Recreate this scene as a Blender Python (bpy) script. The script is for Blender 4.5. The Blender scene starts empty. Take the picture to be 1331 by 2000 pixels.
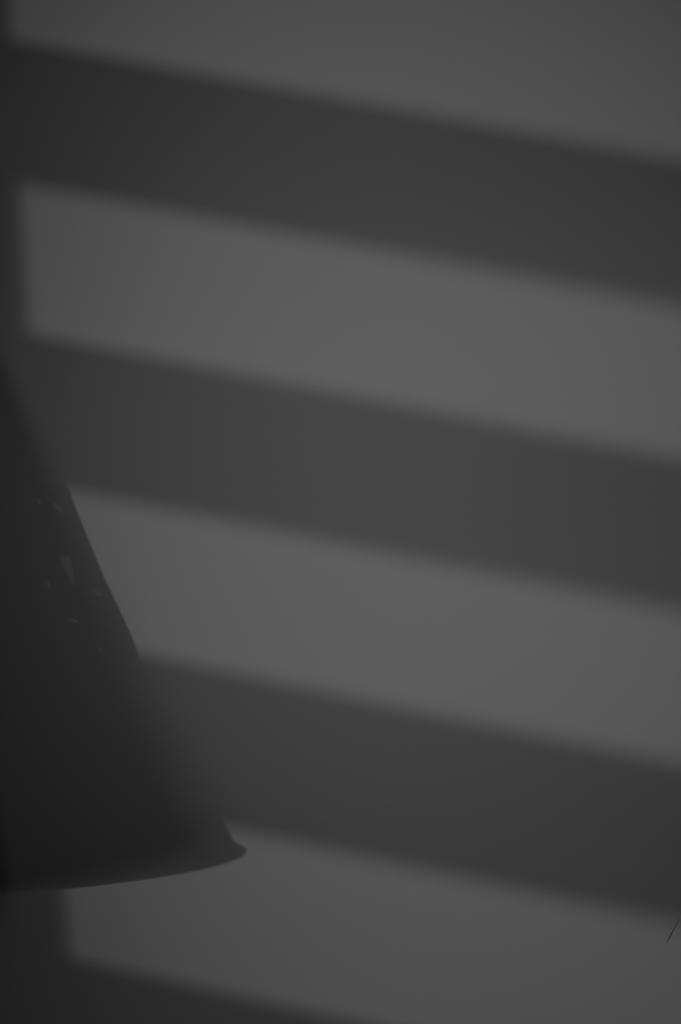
import bpy, bmesh, math, os
from mathutils import Vector, Matrix

# ------------------------------------------------------------------ scale
# One photograph pixel is 0.2 mm on the wall.  Wall plane: y = 0, the room lies towards -y.
PX = 0.0002
ZC = 1.40                                    # height of the picture's centre above the floor
ROLL = math.radians(3.7)
CR, SR = math.cos(ROLL), math.sin(ROLL)


def P(x, d, z):
    """point from millipixel room units: x right of centre, d away from the wall, z above centre"""
    return Vector((x * PX, -d * PX, ZC + z * PX))


def wall_xz(px, py):
    u, v = px - 665.5, 1000.0 - py
    return u * CR + v * SR, -u * SR + v * CR


SC = bpy.context.scene
COL = SC.collection

# ------------------------------------------------------------------ camera
cam_data = bpy.data.cameras.new('camera')
cam = bpy.data.objects.new('camera', cam_data)
COL.objects.link(cam)
CAM_D = 4500.0
cam_data.sensor_fit = 'VERTICAL'
cam_data.sensor_height = 36.0
cam_data.lens = 36.0 * CAM_D / 2000.0
cam_data.clip_start = 0.01
cam_data.clip_end = 100
m = Matrix(((CR, SR, 0, 0), (0, 0, -1, 0), (-SR, CR, 0, 0), (0, 0, 0, 1)))
m.translation = P(0, CAM_D, 0)
cam.matrix_world = m
SC.camera = cam

# ------------------------------------------------------------------ world, lamps, exposure
world = bpy.data.worlds.new('night_sky')
SC.world = world
world.use_nodes = True
bg = world.node_tree.nodes['Background']
bg.inputs[0].default_value = (1, 1, 1, 1)
bg.inputs[1].default_value = 0.007

SC.view_settings.view_transform = 'Standard'
SC.view_settings.look = 'None'
SC.view_settings.gamma = 1.0
SC.view_settings.use_curve_mapping = False
SC.view_settings.exposure = 0.0

LAMP = (-45000.0, 48900.0, 11900.0)          # flood lamp outdoors, beyond the shutter
LAMP_AIM = (150.0, 0.0, 20.0)
LAMP_POWER = 855.0
LAMP_RADIUS = 0.064
LAMP_SPREAD = 2 * math.atan(1330 * 1.55 / 67700.0)
LAMP_SCALE = (0.5, 1.0, 1.0)

BALLOON = (-45000.0 * 1.15, 48900.0 * 1.15, 11900.0 * 1.15 - 1000.0)   # glowing balloon behind the flood lamp, added for soft fill
BALLOON_R = 1.65
BALLOON_GLOW = 8.5

FILL = (-900.0, 5200.0, 1800.0)              # fill spotlight added inside the room, behind the camera
FILL_AIM = (110.0, 0.0, 10.0)
FILL_POWER = 3.4
FILL_RADIUS = 0.10
FILL_SPREAD = 2 * math.atan(1030.0 / 5600.0)


def spot(name, pos, aim, power, radius, spread, blend=1.0, up=None):
    d = bpy.data.lights.new(name, 'SPOT')
    d.energy = power
    d.shadow_soft_size = radius
    d.spot_size = spread
    d.spot_blend = blend
    o = bpy.data.objects.new(name, d)
    a, b = P(*pos), P(*aim)
    q = (b - a).to_track_quat('-Z', 'Y')
    o.rotation_euler = q.to_euler()
    o.location = a
    COL.objects.link(o)
    return o


# ------------------------------------------------------------------ helpers
def tag(o, label=None, cat=None, group=None, kind=None):
    if label: o['label'] = label
    if cat: o['category'] = cat
    if group: o['group'] = group
    if kind: o['kind'] = kind
    return o


def obj(name, bm, mat, parent=None, smooth=False):
    me = bpy.data.meshes.new(name)
    bm.to_mesh(me)
    bm.free()
    if smooth:
        for p in me.polygons: p.use_smooth = True
    me.materials.append(mat)
    o = bpy.data.objects.new(name, me)
    COL.objects.link(o)
    if parent is not None:
        o.parent = parent
        o.matrix_parent_inverse = Matrix.Translation(parent.location).inverted()
    return o


def empty(name, loc):
    o = bpy.data.objects.new(name, None)
    o.location = loc
    o.empty_display_size = 0.02
    COL.objects.link(o)
    return o


def box(bm, lo, hi):
    x0, y0, z0 = lo
    x1, y1, z1 = hi
    v = [bm.verts.new(c) for c in ((x0, y0, z0), (x1, y0, z0), (x1, y1, z0), (x0, y1, z0),
                                   (x0, y0, z1), (x1, y0, z1), (x1, y1, z1), (x0, y1, z1))]
    for f in ((3, 2, 1, 0), (4, 5, 6, 7), (0, 1, 5, 4), (1, 2, 6, 5), (2, 3, 7, 6), (3, 0, 4, 7)):
        bm.faces.new([v[i] for i in f])


def box_obj(name, lo, hi, mat, parent=None, bevel=0.0):
    bm = bmesh.new()
    box(bm, lo, hi)
    if bevel:
        bmesh.ops.bevel(bm, geom=bm.edges[:], offset=bevel, segments=2, affect='EDGES')
    return obj(name, bm, mat, parent)


def tube(bm, pts, rad, seg=12, closed=False):
    """sweep a circle along points; rad is a number or a list"""
    n = len(pts)
    rings = []
    for i, p in enumerate(pts):
        a = pts[(i - 1) % n] if (closed or i > 0) else p
        b = pts[(i + 1) % n] if (closed or i < n - 1) else p
        t = (b - a).normalized()
        ref = Vector((0, 0, 1)) if abs(t.z) < 0.9 else Vector((1, 0, 0))
        e1 = t.cross(ref).normalized()
        e2 = t.cross(e1)
        r = rad[i] if isinstance(rad, (list, tuple)) else rad
        rings.append([bm.verts.new(p + r * (math.cos(2 * math.pi * k / seg) * e1 + math.sin(2 * math.pi * k / seg) * e2))
                      for k in range(seg)])
    for i in range(n if closed else n - 1):
        A, B = rings[i], rings[(i + 1) % n]
        for k in range(seg):
            bm.faces.new((A[k], A[(k + 1) % seg], B[(k + 1) % seg], B[k]))
    if not closed:
        bm.faces.new(rings[0][::-1])
        bm.faces.new(rings[-1])


def lathe(bm, origin, axis, prof, seg=48):
    """prof: list of (along axis, radius)"""
    axis = axis.normalized()
    ref = Vector((1, 0, 0)) if abs(axis.x) < 0.9 else Vector((0, 1, 0))
    e1 = (ref - axis * ref.dot(axis)).normalized()
    e2 = axis.cross(e1)
    rings = []
    for h, r in prof:
        rings.append([bm.verts.new(origin + axis * h + r * (math.cos(2 * math.pi * k / seg) * e1 + math.sin(2 * math.pi * k / seg) * e2))
                      for k in range(seg)])
    for A, B in zip(rings, rings[1:]):
        for k in range(seg):
            bm.faces.new((A[k], A[(k + 1) % seg], B[(k + 1) % seg], B[k]))
    if prof[0][1] > 0: bm.faces.new(rings[0][::-1])
    if prof[-1][1] > 0: bm.faces.new(rings[-1])


def material(name, color, rough=0.6, metal=0.0, noise=None, bump=None, emit=None):
    mt = bpy.data.materials.new(name)
    mt.use_nodes = True
    nt = mt.node_tree
    b = nt.nodes['Principled BSDF']
    b.inputs['Base Color'].default_value = (*color, 1)
    b.inputs['Roughness'].default_value = rough
    b.inputs['Metallic'].default_value = metal
    b.inputs['Specular IOR Level'].default_value = 0.25
    tc = nt.nodes.new('ShaderNodeTexCoord')
    if noise:
        scale, amount = noise
        n = nt.nodes.new('ShaderNodeTexNoise')
        n.inputs['Scale'].default_value = scale
        n.inputs['Detail'].default_value = 4
        nt.links.new(tc.outputs['Object'], n.inputs['Vector'])
        r = nt.nodes.new('ShaderNodeValToRGB')
        r.color_ramp.elements[0].position = 0.3
        r.color_ramp.elements[1].position = 0.7
        r.color_ramp.elements[0].color = (*[c * (1 - amount) for c in color], 1)
        r.color_ramp.elements[1].color = (*[min(1, c * (1 + amount)) for c in color], 1)
        nt.links.new(n.outputs['Fac'], r.inputs['Fac'])
        nt.links.new(r.outputs['Color'], b.inputs['Base Color'])
    if bump:
        scale, strength, dist = bump
        n2 = nt.nodes.new('ShaderNodeTexNoise')
        n2.inputs['Scale'].default_value = scale
        n2.inputs['Detail'].default_value = 3
        nt.links.new(tc.outputs['Object'], n2.inputs['Vector'])
        bp = nt.nodes.new('ShaderNodeBump')
        bp.inputs['Strength'].default_value = strength
        bp.inputs['Distance'].default_value = dist
        nt.links.new(n2.outputs['Fac'], bp.inputs['Height'])
        nt.links.new(bp.outputs['Normal'], b.inputs['Normal'])
    if emit:
        b.inputs['Emission Color'].default_value = (1, 1, 1, 1)
        b.inputs['Emission Strength'].default_value = emit
    return mt


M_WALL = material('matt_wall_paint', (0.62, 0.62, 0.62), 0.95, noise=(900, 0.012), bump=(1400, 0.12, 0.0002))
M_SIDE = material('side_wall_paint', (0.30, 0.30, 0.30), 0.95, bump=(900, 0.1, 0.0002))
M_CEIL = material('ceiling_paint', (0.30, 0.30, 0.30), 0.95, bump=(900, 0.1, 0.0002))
M_FLOOR = material('dark_floor', (0.06, 0.06, 0.06), 0.5, noise=(6, 0.3))
M_SPECK = material('light_speck', (0.85, 0.85, 0.85), 0.9, noise=(900, 0.02))
M_SMUDGE = material('dark_speck', (0.46, 0.46, 0.46), 0.9, noise=(900, 0.02))
M_CRACK = material('crack_dirt', (0.42, 0.42, 0.42), 0.95, noise=(3000, 0.2))
M_WOOD = material('painted_shutter_wood', (0.16, 0.16, 0.16), 0.6, noise=(40, 0.08))
M_TRIM = material('painted_trim', (0.30, 0.30, 0.30), 0.6, noise=(30, 0.05))
M_SHADE = material('woven_shade', (0.12, 0.12, 0.12), 0.9, noise=(400, 0.25))
_nt = M_SHADE.node_tree
_tr = _nt.nodes.new('ShaderNodeBsdfTranslucent')
_tr.inputs['Color'].default_value = (0.9, 0.9, 0.9, 1)
_mx = _nt.nodes.new('ShaderNodeMixShader')
_mx.inputs['Fac'].default_value = 0.76
_nt.links.new(_nt.nodes['Principled BSDF'].outputs[0], _mx.inputs[1])
_nt.links.new(_tr.outputs[0], _mx.inputs[2])
_nt.links.new(_mx.outputs[0], _nt.nodes['Material Output'].inputs['Surface'])
M_METAL = material('dark_metal', (0.08, 0.08, 0.08), 0.4, metal=0.8, noise=(80, 0.15))
M_BULB = material('opal_glass', (0.5, 0.5, 0.5), 0.3, noise=(20, 0.02))
M_LENS = material('lamp_lens', (0.8, 0.8, 0.8), 0.2, emit=2.0)
M_BALLOON = material('added_balloon_glow', (0, 0, 0), 0.5, emit=BALLOON_GLOW)
M_GROUND = material('ground_outside', (0.03, 0.03, 0.03), 0.9, noise=(4, 0.3))

# ------------------------------------------------------------------ the room
ROOM_X0 = -3515.0 * PX            # inner face of the window wall
X_OUT = ROOM_X0 - 0.16
X_R = 2.2
Y_F = -2.6
H = 2.6

# back wall with a real hairline crack cut through its face (lower right of the picture)
crack_px = [(1301.5, 1843.0), (1306.5, 1835.5), (1311.5, 1826.0), (1316.0, 1817.0), (1320.0, 1808.5), (1324.0, 1802.0), (1328.0, 1793.0)]
crack_w = [0.25, 0.7, 0.95, 0.75, 0.4, 0.22, 0.12]
up_side, lo_side, mid = [], [], []
for (px, py), wd in zip(crack_px, crack_w):
    up_side.append(wall_xz(px - wd * 0.88, py - wd * 0.47))
    lo_side.append(wall_xz(px + wd * 0.88, py + wd * 0.47))
    mid.append(wall_xz(px, py))
bm = bmesh.new()
outer = [(X_OUT, 0.0), (X_R, 0.0), (X_R, H), (X_OUT, H)]
vo = [bm.verts.new((x, 0, z)) for x, z in outer]
loop = [(x * PX, ZC + z * PX) for x, z in up_side] + [(x * PX, ZC + z * PX) for x, z in reversed(lo_side)]
vi = [bm.verts.new((x, 0, z)) for x, z in loop]
eds = [bm.edges.new((vo[i], vo[(i + 1) % 4])) for i in range(4)]
eds += [bm.edges.new((vi[i], vi[(i + 1) % len(vi)])) for i in range(len(vi))]
bmesh.ops.triangle_fill(bm, use_beauty=True, use_dissolve=False, edges=eds, normal=(0, -1, 0))
for f in list(bm.faces):                       # drop anything filled inside the crack itself
    if all(v in vi for v in f.verts):
        bm.faces.remove(f)
# thickness of the wall behind its face
vb = [bm.verts.new((x, 0.14, z)) for x, z in outer]
bm.faces.new((vb[0], vb[3], vb[2], vb[1]))
for i in range(4):
    j = (i + 1) % 4
    bm.faces.new((vo[i], vb[i], vb[j], vo[j]))
wall_back = tag(obj('wall_back', bm, M_WALL), 'pale matt plaster wall crossed by slanting bands of light', kind='structure')

bm = bmesh.new()
U = [bm.verts.new(P(x, 0, z)) for x, z in up_side]
Lw = [bm.verts.new(P(x, 0, z)) for x, z in lo_side]
Md = [bm.verts.new(P(x, -6, z)) for x, z in mid]
for i in range(len(U) - 1):
    bm.faces.new((U[i], U[i + 1], Md[i + 1], Md[i]))
    bm.faces.new((Md[i], Md[i + 1], Lw[i + 1], Lw[i]))
tag(obj('crack', bm, M_CRACK, wall_back), 'short thin dark crack slanting up to the right')

for px, py, r, mt in ((1014.5, 278.0, 1.5, M_SPECK), (630.5, 1607.5, 1.8, M_SMUDGE)):
    x, z = wall_xz(px, py)
    bm = bmesh.new()
    lathe(bm, P(x, -0.2, z), Vector((0, -1, 0)), [(0, r * PX), (0.12 * r * PX + 0.2 * PX, 0.75 * r * PX), (0.2 * r * PX + 0.2 * PX, 0.15 * r * PX)], 10)
    obj('paint_speck', bm, mt, wall_back, True)

# window wall on the left, opening from the jamb to deep in the room
JAMB_D = 3193.0
WIN_Y1 = -JAMB_D * PX             # jamb nearest the back wall
WIN_Y0 = WIN_Y1 - 0.86
WIN_Z0, WIN_Z1 = 0.84, 2.24
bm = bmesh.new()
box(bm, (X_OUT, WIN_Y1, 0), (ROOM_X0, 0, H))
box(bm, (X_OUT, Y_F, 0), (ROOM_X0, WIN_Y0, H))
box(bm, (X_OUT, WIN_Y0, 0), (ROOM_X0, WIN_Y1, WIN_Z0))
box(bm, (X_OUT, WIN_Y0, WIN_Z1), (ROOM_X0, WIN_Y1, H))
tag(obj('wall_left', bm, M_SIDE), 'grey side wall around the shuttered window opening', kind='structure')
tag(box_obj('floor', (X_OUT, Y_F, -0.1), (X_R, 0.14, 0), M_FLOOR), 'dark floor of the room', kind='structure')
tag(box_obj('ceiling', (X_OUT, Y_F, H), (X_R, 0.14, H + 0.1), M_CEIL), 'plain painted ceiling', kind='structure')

win = tag(empty('window_1', (ROOM_X0, (WIN_Y0 + WIN_Y1) / 2, WIN_Z0)), 'window opening in the side wall with painted casing', kind='structure')
box_obj('sill', (ROOM_X0 - 0.02, WIN_Y0 - 0.06, WIN_Z0 - 0.03), (ROOM_X0 + 0.05, WIN_Y1 + 0.04, WIN_Z0), M_TRIM, win, 0.004)
box_obj('casing', (ROOM_X0, WIN_Y0 - 0.06, WIN_Z1), (ROOM_X0 + 0.012, WIN_Y1 + 0.04, WIN_Z1 + 0.06), M_TRIM, win, 0.002)
box_obj('casing', (ROOM_X0, WIN_Y0 - 0.06, WIN_Z0), (ROOM_X0 + 0.012, WIN_Y0, WIN_Z1), M_TRIM, win, 0.002)
box_obj('casing', (ROOM_X0, WIN_Y1 + 0.006, WIN_Z0), (ROOM_X0 + 0.012, WIN_Y1 + 0.04, WIN_Z1), M_TRIM, win, 0.002)

# ------------------------------------------------------------------ louvred shutter in the opening
BX = ROOM_X0 - 0.055              # line of the louvre pivots
REF = -3515.0                     # the plane on which the louvre edges were measured
EDGE = {1: 1686, 2: 1420, 3: 1147, 4: 870, 5: 595.5, 6: 304.5, 7: 2}
pairs = [(2535, 2275), (2270, 1991), (EDGE[1], EDGE[2]), (EDGE[3], EDGE[4]), (EDGE[5], EDGE[6]), (EDGE[7], -285), (-580, -865), (-1160, -1445),
         (-1740, -2025), (-2320, -2605)]
shutter = tag(empty('louvred_shutter', (BX, (WIN_Y0 + WIN_Y1) / 2, WIN_Z0)),
              'grey louvred shutter with wide tilted blades filling the side window', 'shutter')
HALF = 0.036                      # half the depth of a blade, inside to outside


def on_ray(zref, x):
    """height, at x, of the lamp ray that crosses the reference plane at zref (both in picture units)"""
    return LAMP[2] + (zref - LAMP[2]) * (x - LAMP[0]) / (REF - LAMP[0])


for zt, zb in pairs:
    xi, xo = (BX + HALF) / PX, (BX - HALF) / PX
    top = Vector((BX + HALF, 0, ZC + on_ray(zt, xi) * PX))      # inner, upper edge
    bot = Vector((BX - HALF, 0, ZC + on_ray(zb, xo) * PX))      # outer, lower edge
    d = top - bot
    ln = d.length
    d.normalize()
    n = Vector((-d.z, 0, d.x))
    sec = []
    for k in range(9):
        t = k / 8
        th = 0.0042 * math.sqrt(max(0.0, 1 - (2 * t - 1) ** 2))
        sec.append((bot + d * ln * t + n * th))
    for k in range(7, 0, -1):
        t = k / 8
        th = 0.0042 * math.sqrt(max(0.0, 1 - (2 * t - 1) ** 2))
        sec.append((bot + d * ln * t - n * th))
    bm = bmesh.new()
    A = [bm.verts.new((p.x, WIN_Y0 + 0.0475, p.z)) for p in sec]
    B = [bm.verts.new((p.x, WIN_Y1 - 0.0005, p.z)) for p in sec]
    k = len(sec)
    for i in range(k):
        bm.faces.new((A[i], A[(i + 1) % k], B[(i + 1) % k], B[i]))
    bm.faces.new(A[::-1])
    bm.faces.new(B)
    bmesh.ops.recalc_face_normals(bm, faces=bm.faces[:])
    obj('louvre', bm, M_WOOD, shutter)
box_obj('stile', (BX - 0.016, WIN_Y0, WIN_Z0), (BX + 0.016, WIN_Y0 + 0.048, WIN_Z1), M_WOOD, shutter, 0.002)
box_obj('rail', (BX - 0.016, WIN_Y0 + 0.048, WIN_Z0), (BX + 0.016, WIN_Y1, WIN_Z0 + 0.07), M_WOOD, shutter, 0.002)
box_obj('rail', (BX - 0.016, WIN_Y0 + 0.048, WIN_Z1 - 0.30), (BX + 0.016, WIN_Y1, WIN_Z1), M_WOOD, shutter, 0.002)

# ------------------------------------------------------------------ wall lamp just outside the left edge of the picture
LC = (-1097.45, 390.91, -549.43)
ax = Vector((0.0864, -0.369, 1.0))            # in (x, d, z)
ax.normalize()
f1 = Vector((1, 0, 0)) - ax * ax.x
f1.normalize()
f2 = ax.cross(f1)
HK = [0, 12, 25, 45, 70, 120, 200, 300, 420, 540, 660, 780, 900, 1020]
RK = [382.5, 372.0, 368.6, 365.7, 357.4, 351.8, 344.9, 318.5, 311.8, 296.9, 287.1, 279.7, 266.3, 253.2]


def prof(h):
    for i in range(len(HK) - 1):
        if h <= HK[i + 1]:
            t = (h - HK[i]) / (HK[i + 1] - HK[i])
            return RK[i] + t * (RK[i + 1] - RK[i])
    return RK[-1]


def shade_pt(h, a, r=None):
    r = prof(h) if r is None else r
    p = Vector(LC) + ax * h + r * (math.cos(a) * f1 + math.sin(a) * f2)
    if p.y < 5.0: p.y = 5.0                    # flat back, close against the wall
    return p


def shadow_px(p):
    """where the flood lamp throws this point on the wall, in photograph pixels"""
    f = LAMP[1] / (LAMP[1] - p.y)
    X = LAMP[0] + (p.x - LAMP[0]) * f
    Z = LAMP[2] + (p.z - LAMP[2]) * f
    return X * CR - Z * SR + 665.5, 1000 - (X * SR + Z * CR)


def ell(cx, cy, a, b, deg, n=10):
    c, s = math.cos(math.radians(deg)), math.sin(math.radians(deg))
    return [(cx + a * math.cos(2 * math.pi * k / n) * c - b * math.sin(2 * math.pi * k / n) * s,
             cy + a * math.cos(2 * math.pi * k / n) * s + b * math.sin(2 * math.pi * k / n) * c) for k in range(n)]


GAPS = [ell(74.5, 978, 8, 2.6, 55), ell(112, 991, 13, 4.5, 38),
        [(117, 1086), (136, 1085), (140, 1098), (145, 1123), (147, 1142), (139, 1138), (129, 1118), (118, 1099)],
        ell(92, 1142, 13, 6, 62), [(177, 1152), (196, 1153), (198, 1166), (188, 1163)],
        ell(143, 1211, 12, 2.4, 8), ell(198, 1273, 13, 3.5, 65)]


def inside(poly, x, y):
    c = False
    n = len(poly)
    for i in range(n):
        x1, y1 = poly[i]
        x2, y2 = poly[i - 1]
        if (y1 > y) != (y2 > y) and x < (x2 - x1) * (y - y1) / (y2 - y1) + x1:
            c = not c
    return c


def grown(poly, g):
    cx = sum(p[0] for p in poly) / len(poly)
    cy = sum(p[1] for p in poly) / len(poly)
    out = []
    for x, y in poly:
        l = math.hypot(x - cx, y - cy) or 1
        out.append((x + (x - cx) / l * g, y + (y - cy) / l * g))
    return out


GROWN = [grown(p, 16) for p in GAPS]
WEAVE = [3, 5, 6, 6, 5, 4, 2]               # one opening in this many meshes of the weave
lamp = tag(empty('wall_lamp', P(-1075, 0, -100)),
           'grey woven bell-shaped wall lamp fixed to the wall beside the bands of light', 'lamp')

hs = [0, 4, 8, 12, 18, 25, 35, 45, 57, 70, 95, 120, 160, 200, 240, 280, 320, 350]
h = 353.0
while h < 1012:
    hs.append(h)
    h += 3.0
hs += [1016, 1020]
NA = 720
lp = Vector((LAMP[0], LAMP[1], LAMP[2]))
verts, faces = [], []
pts = []
for h in hs:
    row = [shade_pt(h, 2 * math.pi * k / NA) for k in range(NA)]
    pts.append(row)
    verts += [P(*p)[:] for p in row]
for i in range(len(hs) - 1):
    for k in range(NA):
        k2 = (k + 1) % NA
        keep = True
        if 350 <= hs[i] <= 1013:
            c = (pts[i][k] + pts[i + 1][k2]) / 2
            sx, sy = shadow_px(c)
            if 50 < sx < 225 and 955 < sy < 1300 and c.y > 6:
                a = 2 * math.pi * (k + 0.5) / NA
                nrm = math.cos(a) * f1 + math.sin(a) * f2
                if nrm.dot(lp - c) < 0:        # side turned to the wall: the gap itself
                    keep = not any(inside(g, sx, sy) for g in GAPS)
                else:                          # side turned to the light: fine open weave
                    keep = not any((k * 7 + i * 3) % n == 0 and inside(g, sx, sy) for g, n in zip(GROWN, WEAVE))
        if keep:
            faces.append((i * NA + k, i * NA + k2, (i + 1) * NA + k2, (i + 1) * NA + k))
me = bpy.data.meshes.new('shade')
me.from_pydata(verts, [], faces)
me.materials.append(M_SHADE)
for p in me.polygons: p.use_smooth = True
shade = bpy.data.objects.new('shade', me)
COL.objects.link(shade)
shade.parent = lamp
shade.matrix_parent_inverse = Matrix.Translation(lamp.location).inverted()

bm = bmesh.new()
tube(bm, [P(*shade_pt(0, 2 * math.pi * k / 120)) for k in range(120)], 2.2 * PX, 8, True)
obj('rim', bm, M_METAL, lamp, True)
bm = bmesh.new()
top_ring = [P(*shade_pt(1020, 2 * math.pi * k / 72)) for k in range(72)]
vs = [bm.verts.new(p) for p in top_ring]
cap = Vector(LC) + ax * 1035
cap.y = 130
cv = bm.verts.new(P(*cap))
for k in range(72):
    bm.faces.new((vs[k], vs[(k + 1) % 72], cv))
obj('cap', bm, M_METAL, lamp)
bm = bmesh.new()
lathe(bm, P(-1075, 0, -100), Vector((0, -1, 0)), [(0, 130 * PX), (12 * PX, 130 * PX), (22 * PX, 105 * PX), (24 * PX, 30 * PX)], 40)
obj('backplate', bm, M_METAL, lamp)
bm = bmesh.new()
tube(bm, [P(-1075, 20, -100), P(-1078, 120, -100), P(-1080, 190, -130), P(-1080, 210, -200)], 18 * PX, 12)
obj('arm', bm, M_METAL, lamp, True)
bm = bmesh.new()
lathe(bm, P(-1080, 210, -190), Vector((0, 0, -1)), [(0, 30 * PX), (10 * PX, 55 * PX), (110 * PX, 60 * PX), (112 * PX, 40 * PX)], 24)
obj('socket', bm, M_METAL, lamp)
bm = bmesh.new()
lathe(bm, P(-1080, 210, -300), Vector((0, 0, -1)),
      [(0, 38 * PX), (40 * PX, 45 * PX), (90 * PX, 85 * PX), (140 * PX, 98 * PX), (190 * PX, 80 * PX), (225 * PX, 35 * PX), (232 * PX, 4 * PX)], 24)
obj('bulb', bm, M_BULB, lamp, True)

# ------------------------------------------------------------------ flood lamp on its post outdoors
def flood_lamp():
    a, b = P(*LAMP), P(*LAMP_AIM)
    d = (b - a).normalized()
    root = tag(empty('flood_lamp', Vector((a.x - d.x * 0.14, a.y - d.y * 0.14, 0))), 'round flood lamp on a tall post outside the window', 'lamp')
    bm = bmesh.new()
    lathe(bm, a - d * 0.26, d, [(0, 0.03), (0.02, 0.07), (0.10, 0.10), (0.20, 0.105), (0.205, 0.098), (0.10, 0.08)], 32)
    obj('housing', bm, M_METAL, root)
    bm = bmesh.new()
    lathe(bm, a - d * 0.085, d, [(0, 0.094), (0.004, 0.09), (0.008, 0.02)], 32)
    obj('lens', bm, M_LENS, root)
    bm = bmesh.new()
    x, y = a.x - d.x * 0.14, a.y - d.y * 0.14
    tube(bm, [Vector((x, y, 0)), Vector((x, y, a.z - 0.16)), Vector((x, y, a.z - 0.04))], 0.035, 14)
    obj('post', bm, M_METAL, root)
    s = spot('flood_light', LAMP, LAMP_AIM, LAMP_POWER, LAMP_RADIUS, LAMP_SPREAD)
    s.scale = LAMP_SCALE
    s.parent = root
    s.matrix_parent_inverse = Matrix.Translation(root.location).inverted()


def added_fill_balloon():  # added source: wide glow that fills the dark bands through the louvres
    c = P(*BALLOON)
    root = tag(empty('added_fill_balloon', Vector((c.x, c.y, 0))), 'large glowing white balloon on a mast behind the flood lamp, added as soft fill light', 'lamp')
    bm = bmesh.new()
    bmesh.ops.create_icosphere(bm, subdivisions=3, radius=BALLOON_R)
    for v in bm.verts: v.co += c
    obj('envelope', bm, M_BALLOON, root, True)
    bm = bmesh.new()
    tube(bm, [Vector((c.x, c.y, 0)), Vector((c.x, c.y, c.z - BALLOON_R + 0.01))], 0.05, 14)
    obj('mast', bm, M_METAL, root)
    bm = bmesh.new()
    lathe(bm, Vector((c.x, c.y, c.z + BALLOON_R - 0.02)), Vector((0, 0, 1)), [(0, 0.25), (0.05, 0.24), (0.09, 0.05)], 24)
    obj('cap', bm, M_METAL, root)
    for k in range(3):
        an = 2 * math.pi * k / 3
        bm = bmesh.new()
        tube(bm, [Vector((c.x, c.y, 0.5)), Vector((c.x + 0.7 * math.cos(an), c.y + 0.7 * math.sin(an), -0.115))], 0.03, 10)
        obj('leg', bm, M_METAL, root)


def added_fill_spot():  # added source out of view, lifts the middle of the wall
    a, b = P(*FILL), P(*FILL_AIM)
    d = (b - a).normalized()
    root = tag(empty('added_fill_spotlight', Vector((a.x, a.y, H))), 'round spotlight hung from the ceiling, added as soft fill on the pale wall', 'lamp')
    bm = bmesh.new()
    r = FILL_RADIUS + 0.03
    lathe(bm, a - d * (FILL_RADIUS + 0.10), d, [(0, 0.03), (0.03, r * 0.8), (FILL_RADIUS + 0.05, r), (FILL_RADIUS + 0.052, r - 0.006), (0.06, r * 0.8)], 32)
    obj('housing', bm, M_METAL, root)
    bm = bmesh.new()
    tube(bm, [a - d * (FILL_RADIUS + 0.09), Vector((a.x, a.y, H - 0.03)), Vector((a.x, a.y, H))], [0.012, 0.012, 0.03], 12)
    obj('stem', bm, M_METAL, root)
    s = spot('added_fill_light', FILL, FILL_AIM, FILL_POWER, FILL_RADIUS, FILL_SPREAD)
    s.parent = root
    s.matrix_parent_inverse = Matrix.Translation(root.location).inverted()


flood_lamp()
added_fill_balloon()
added_fill_spot()
tag(box_obj('ground', (-14, -14, -0.3), (X_OUT, 6, -0.12), M_GROUND), 'dark ground outside the window', kind='structure')
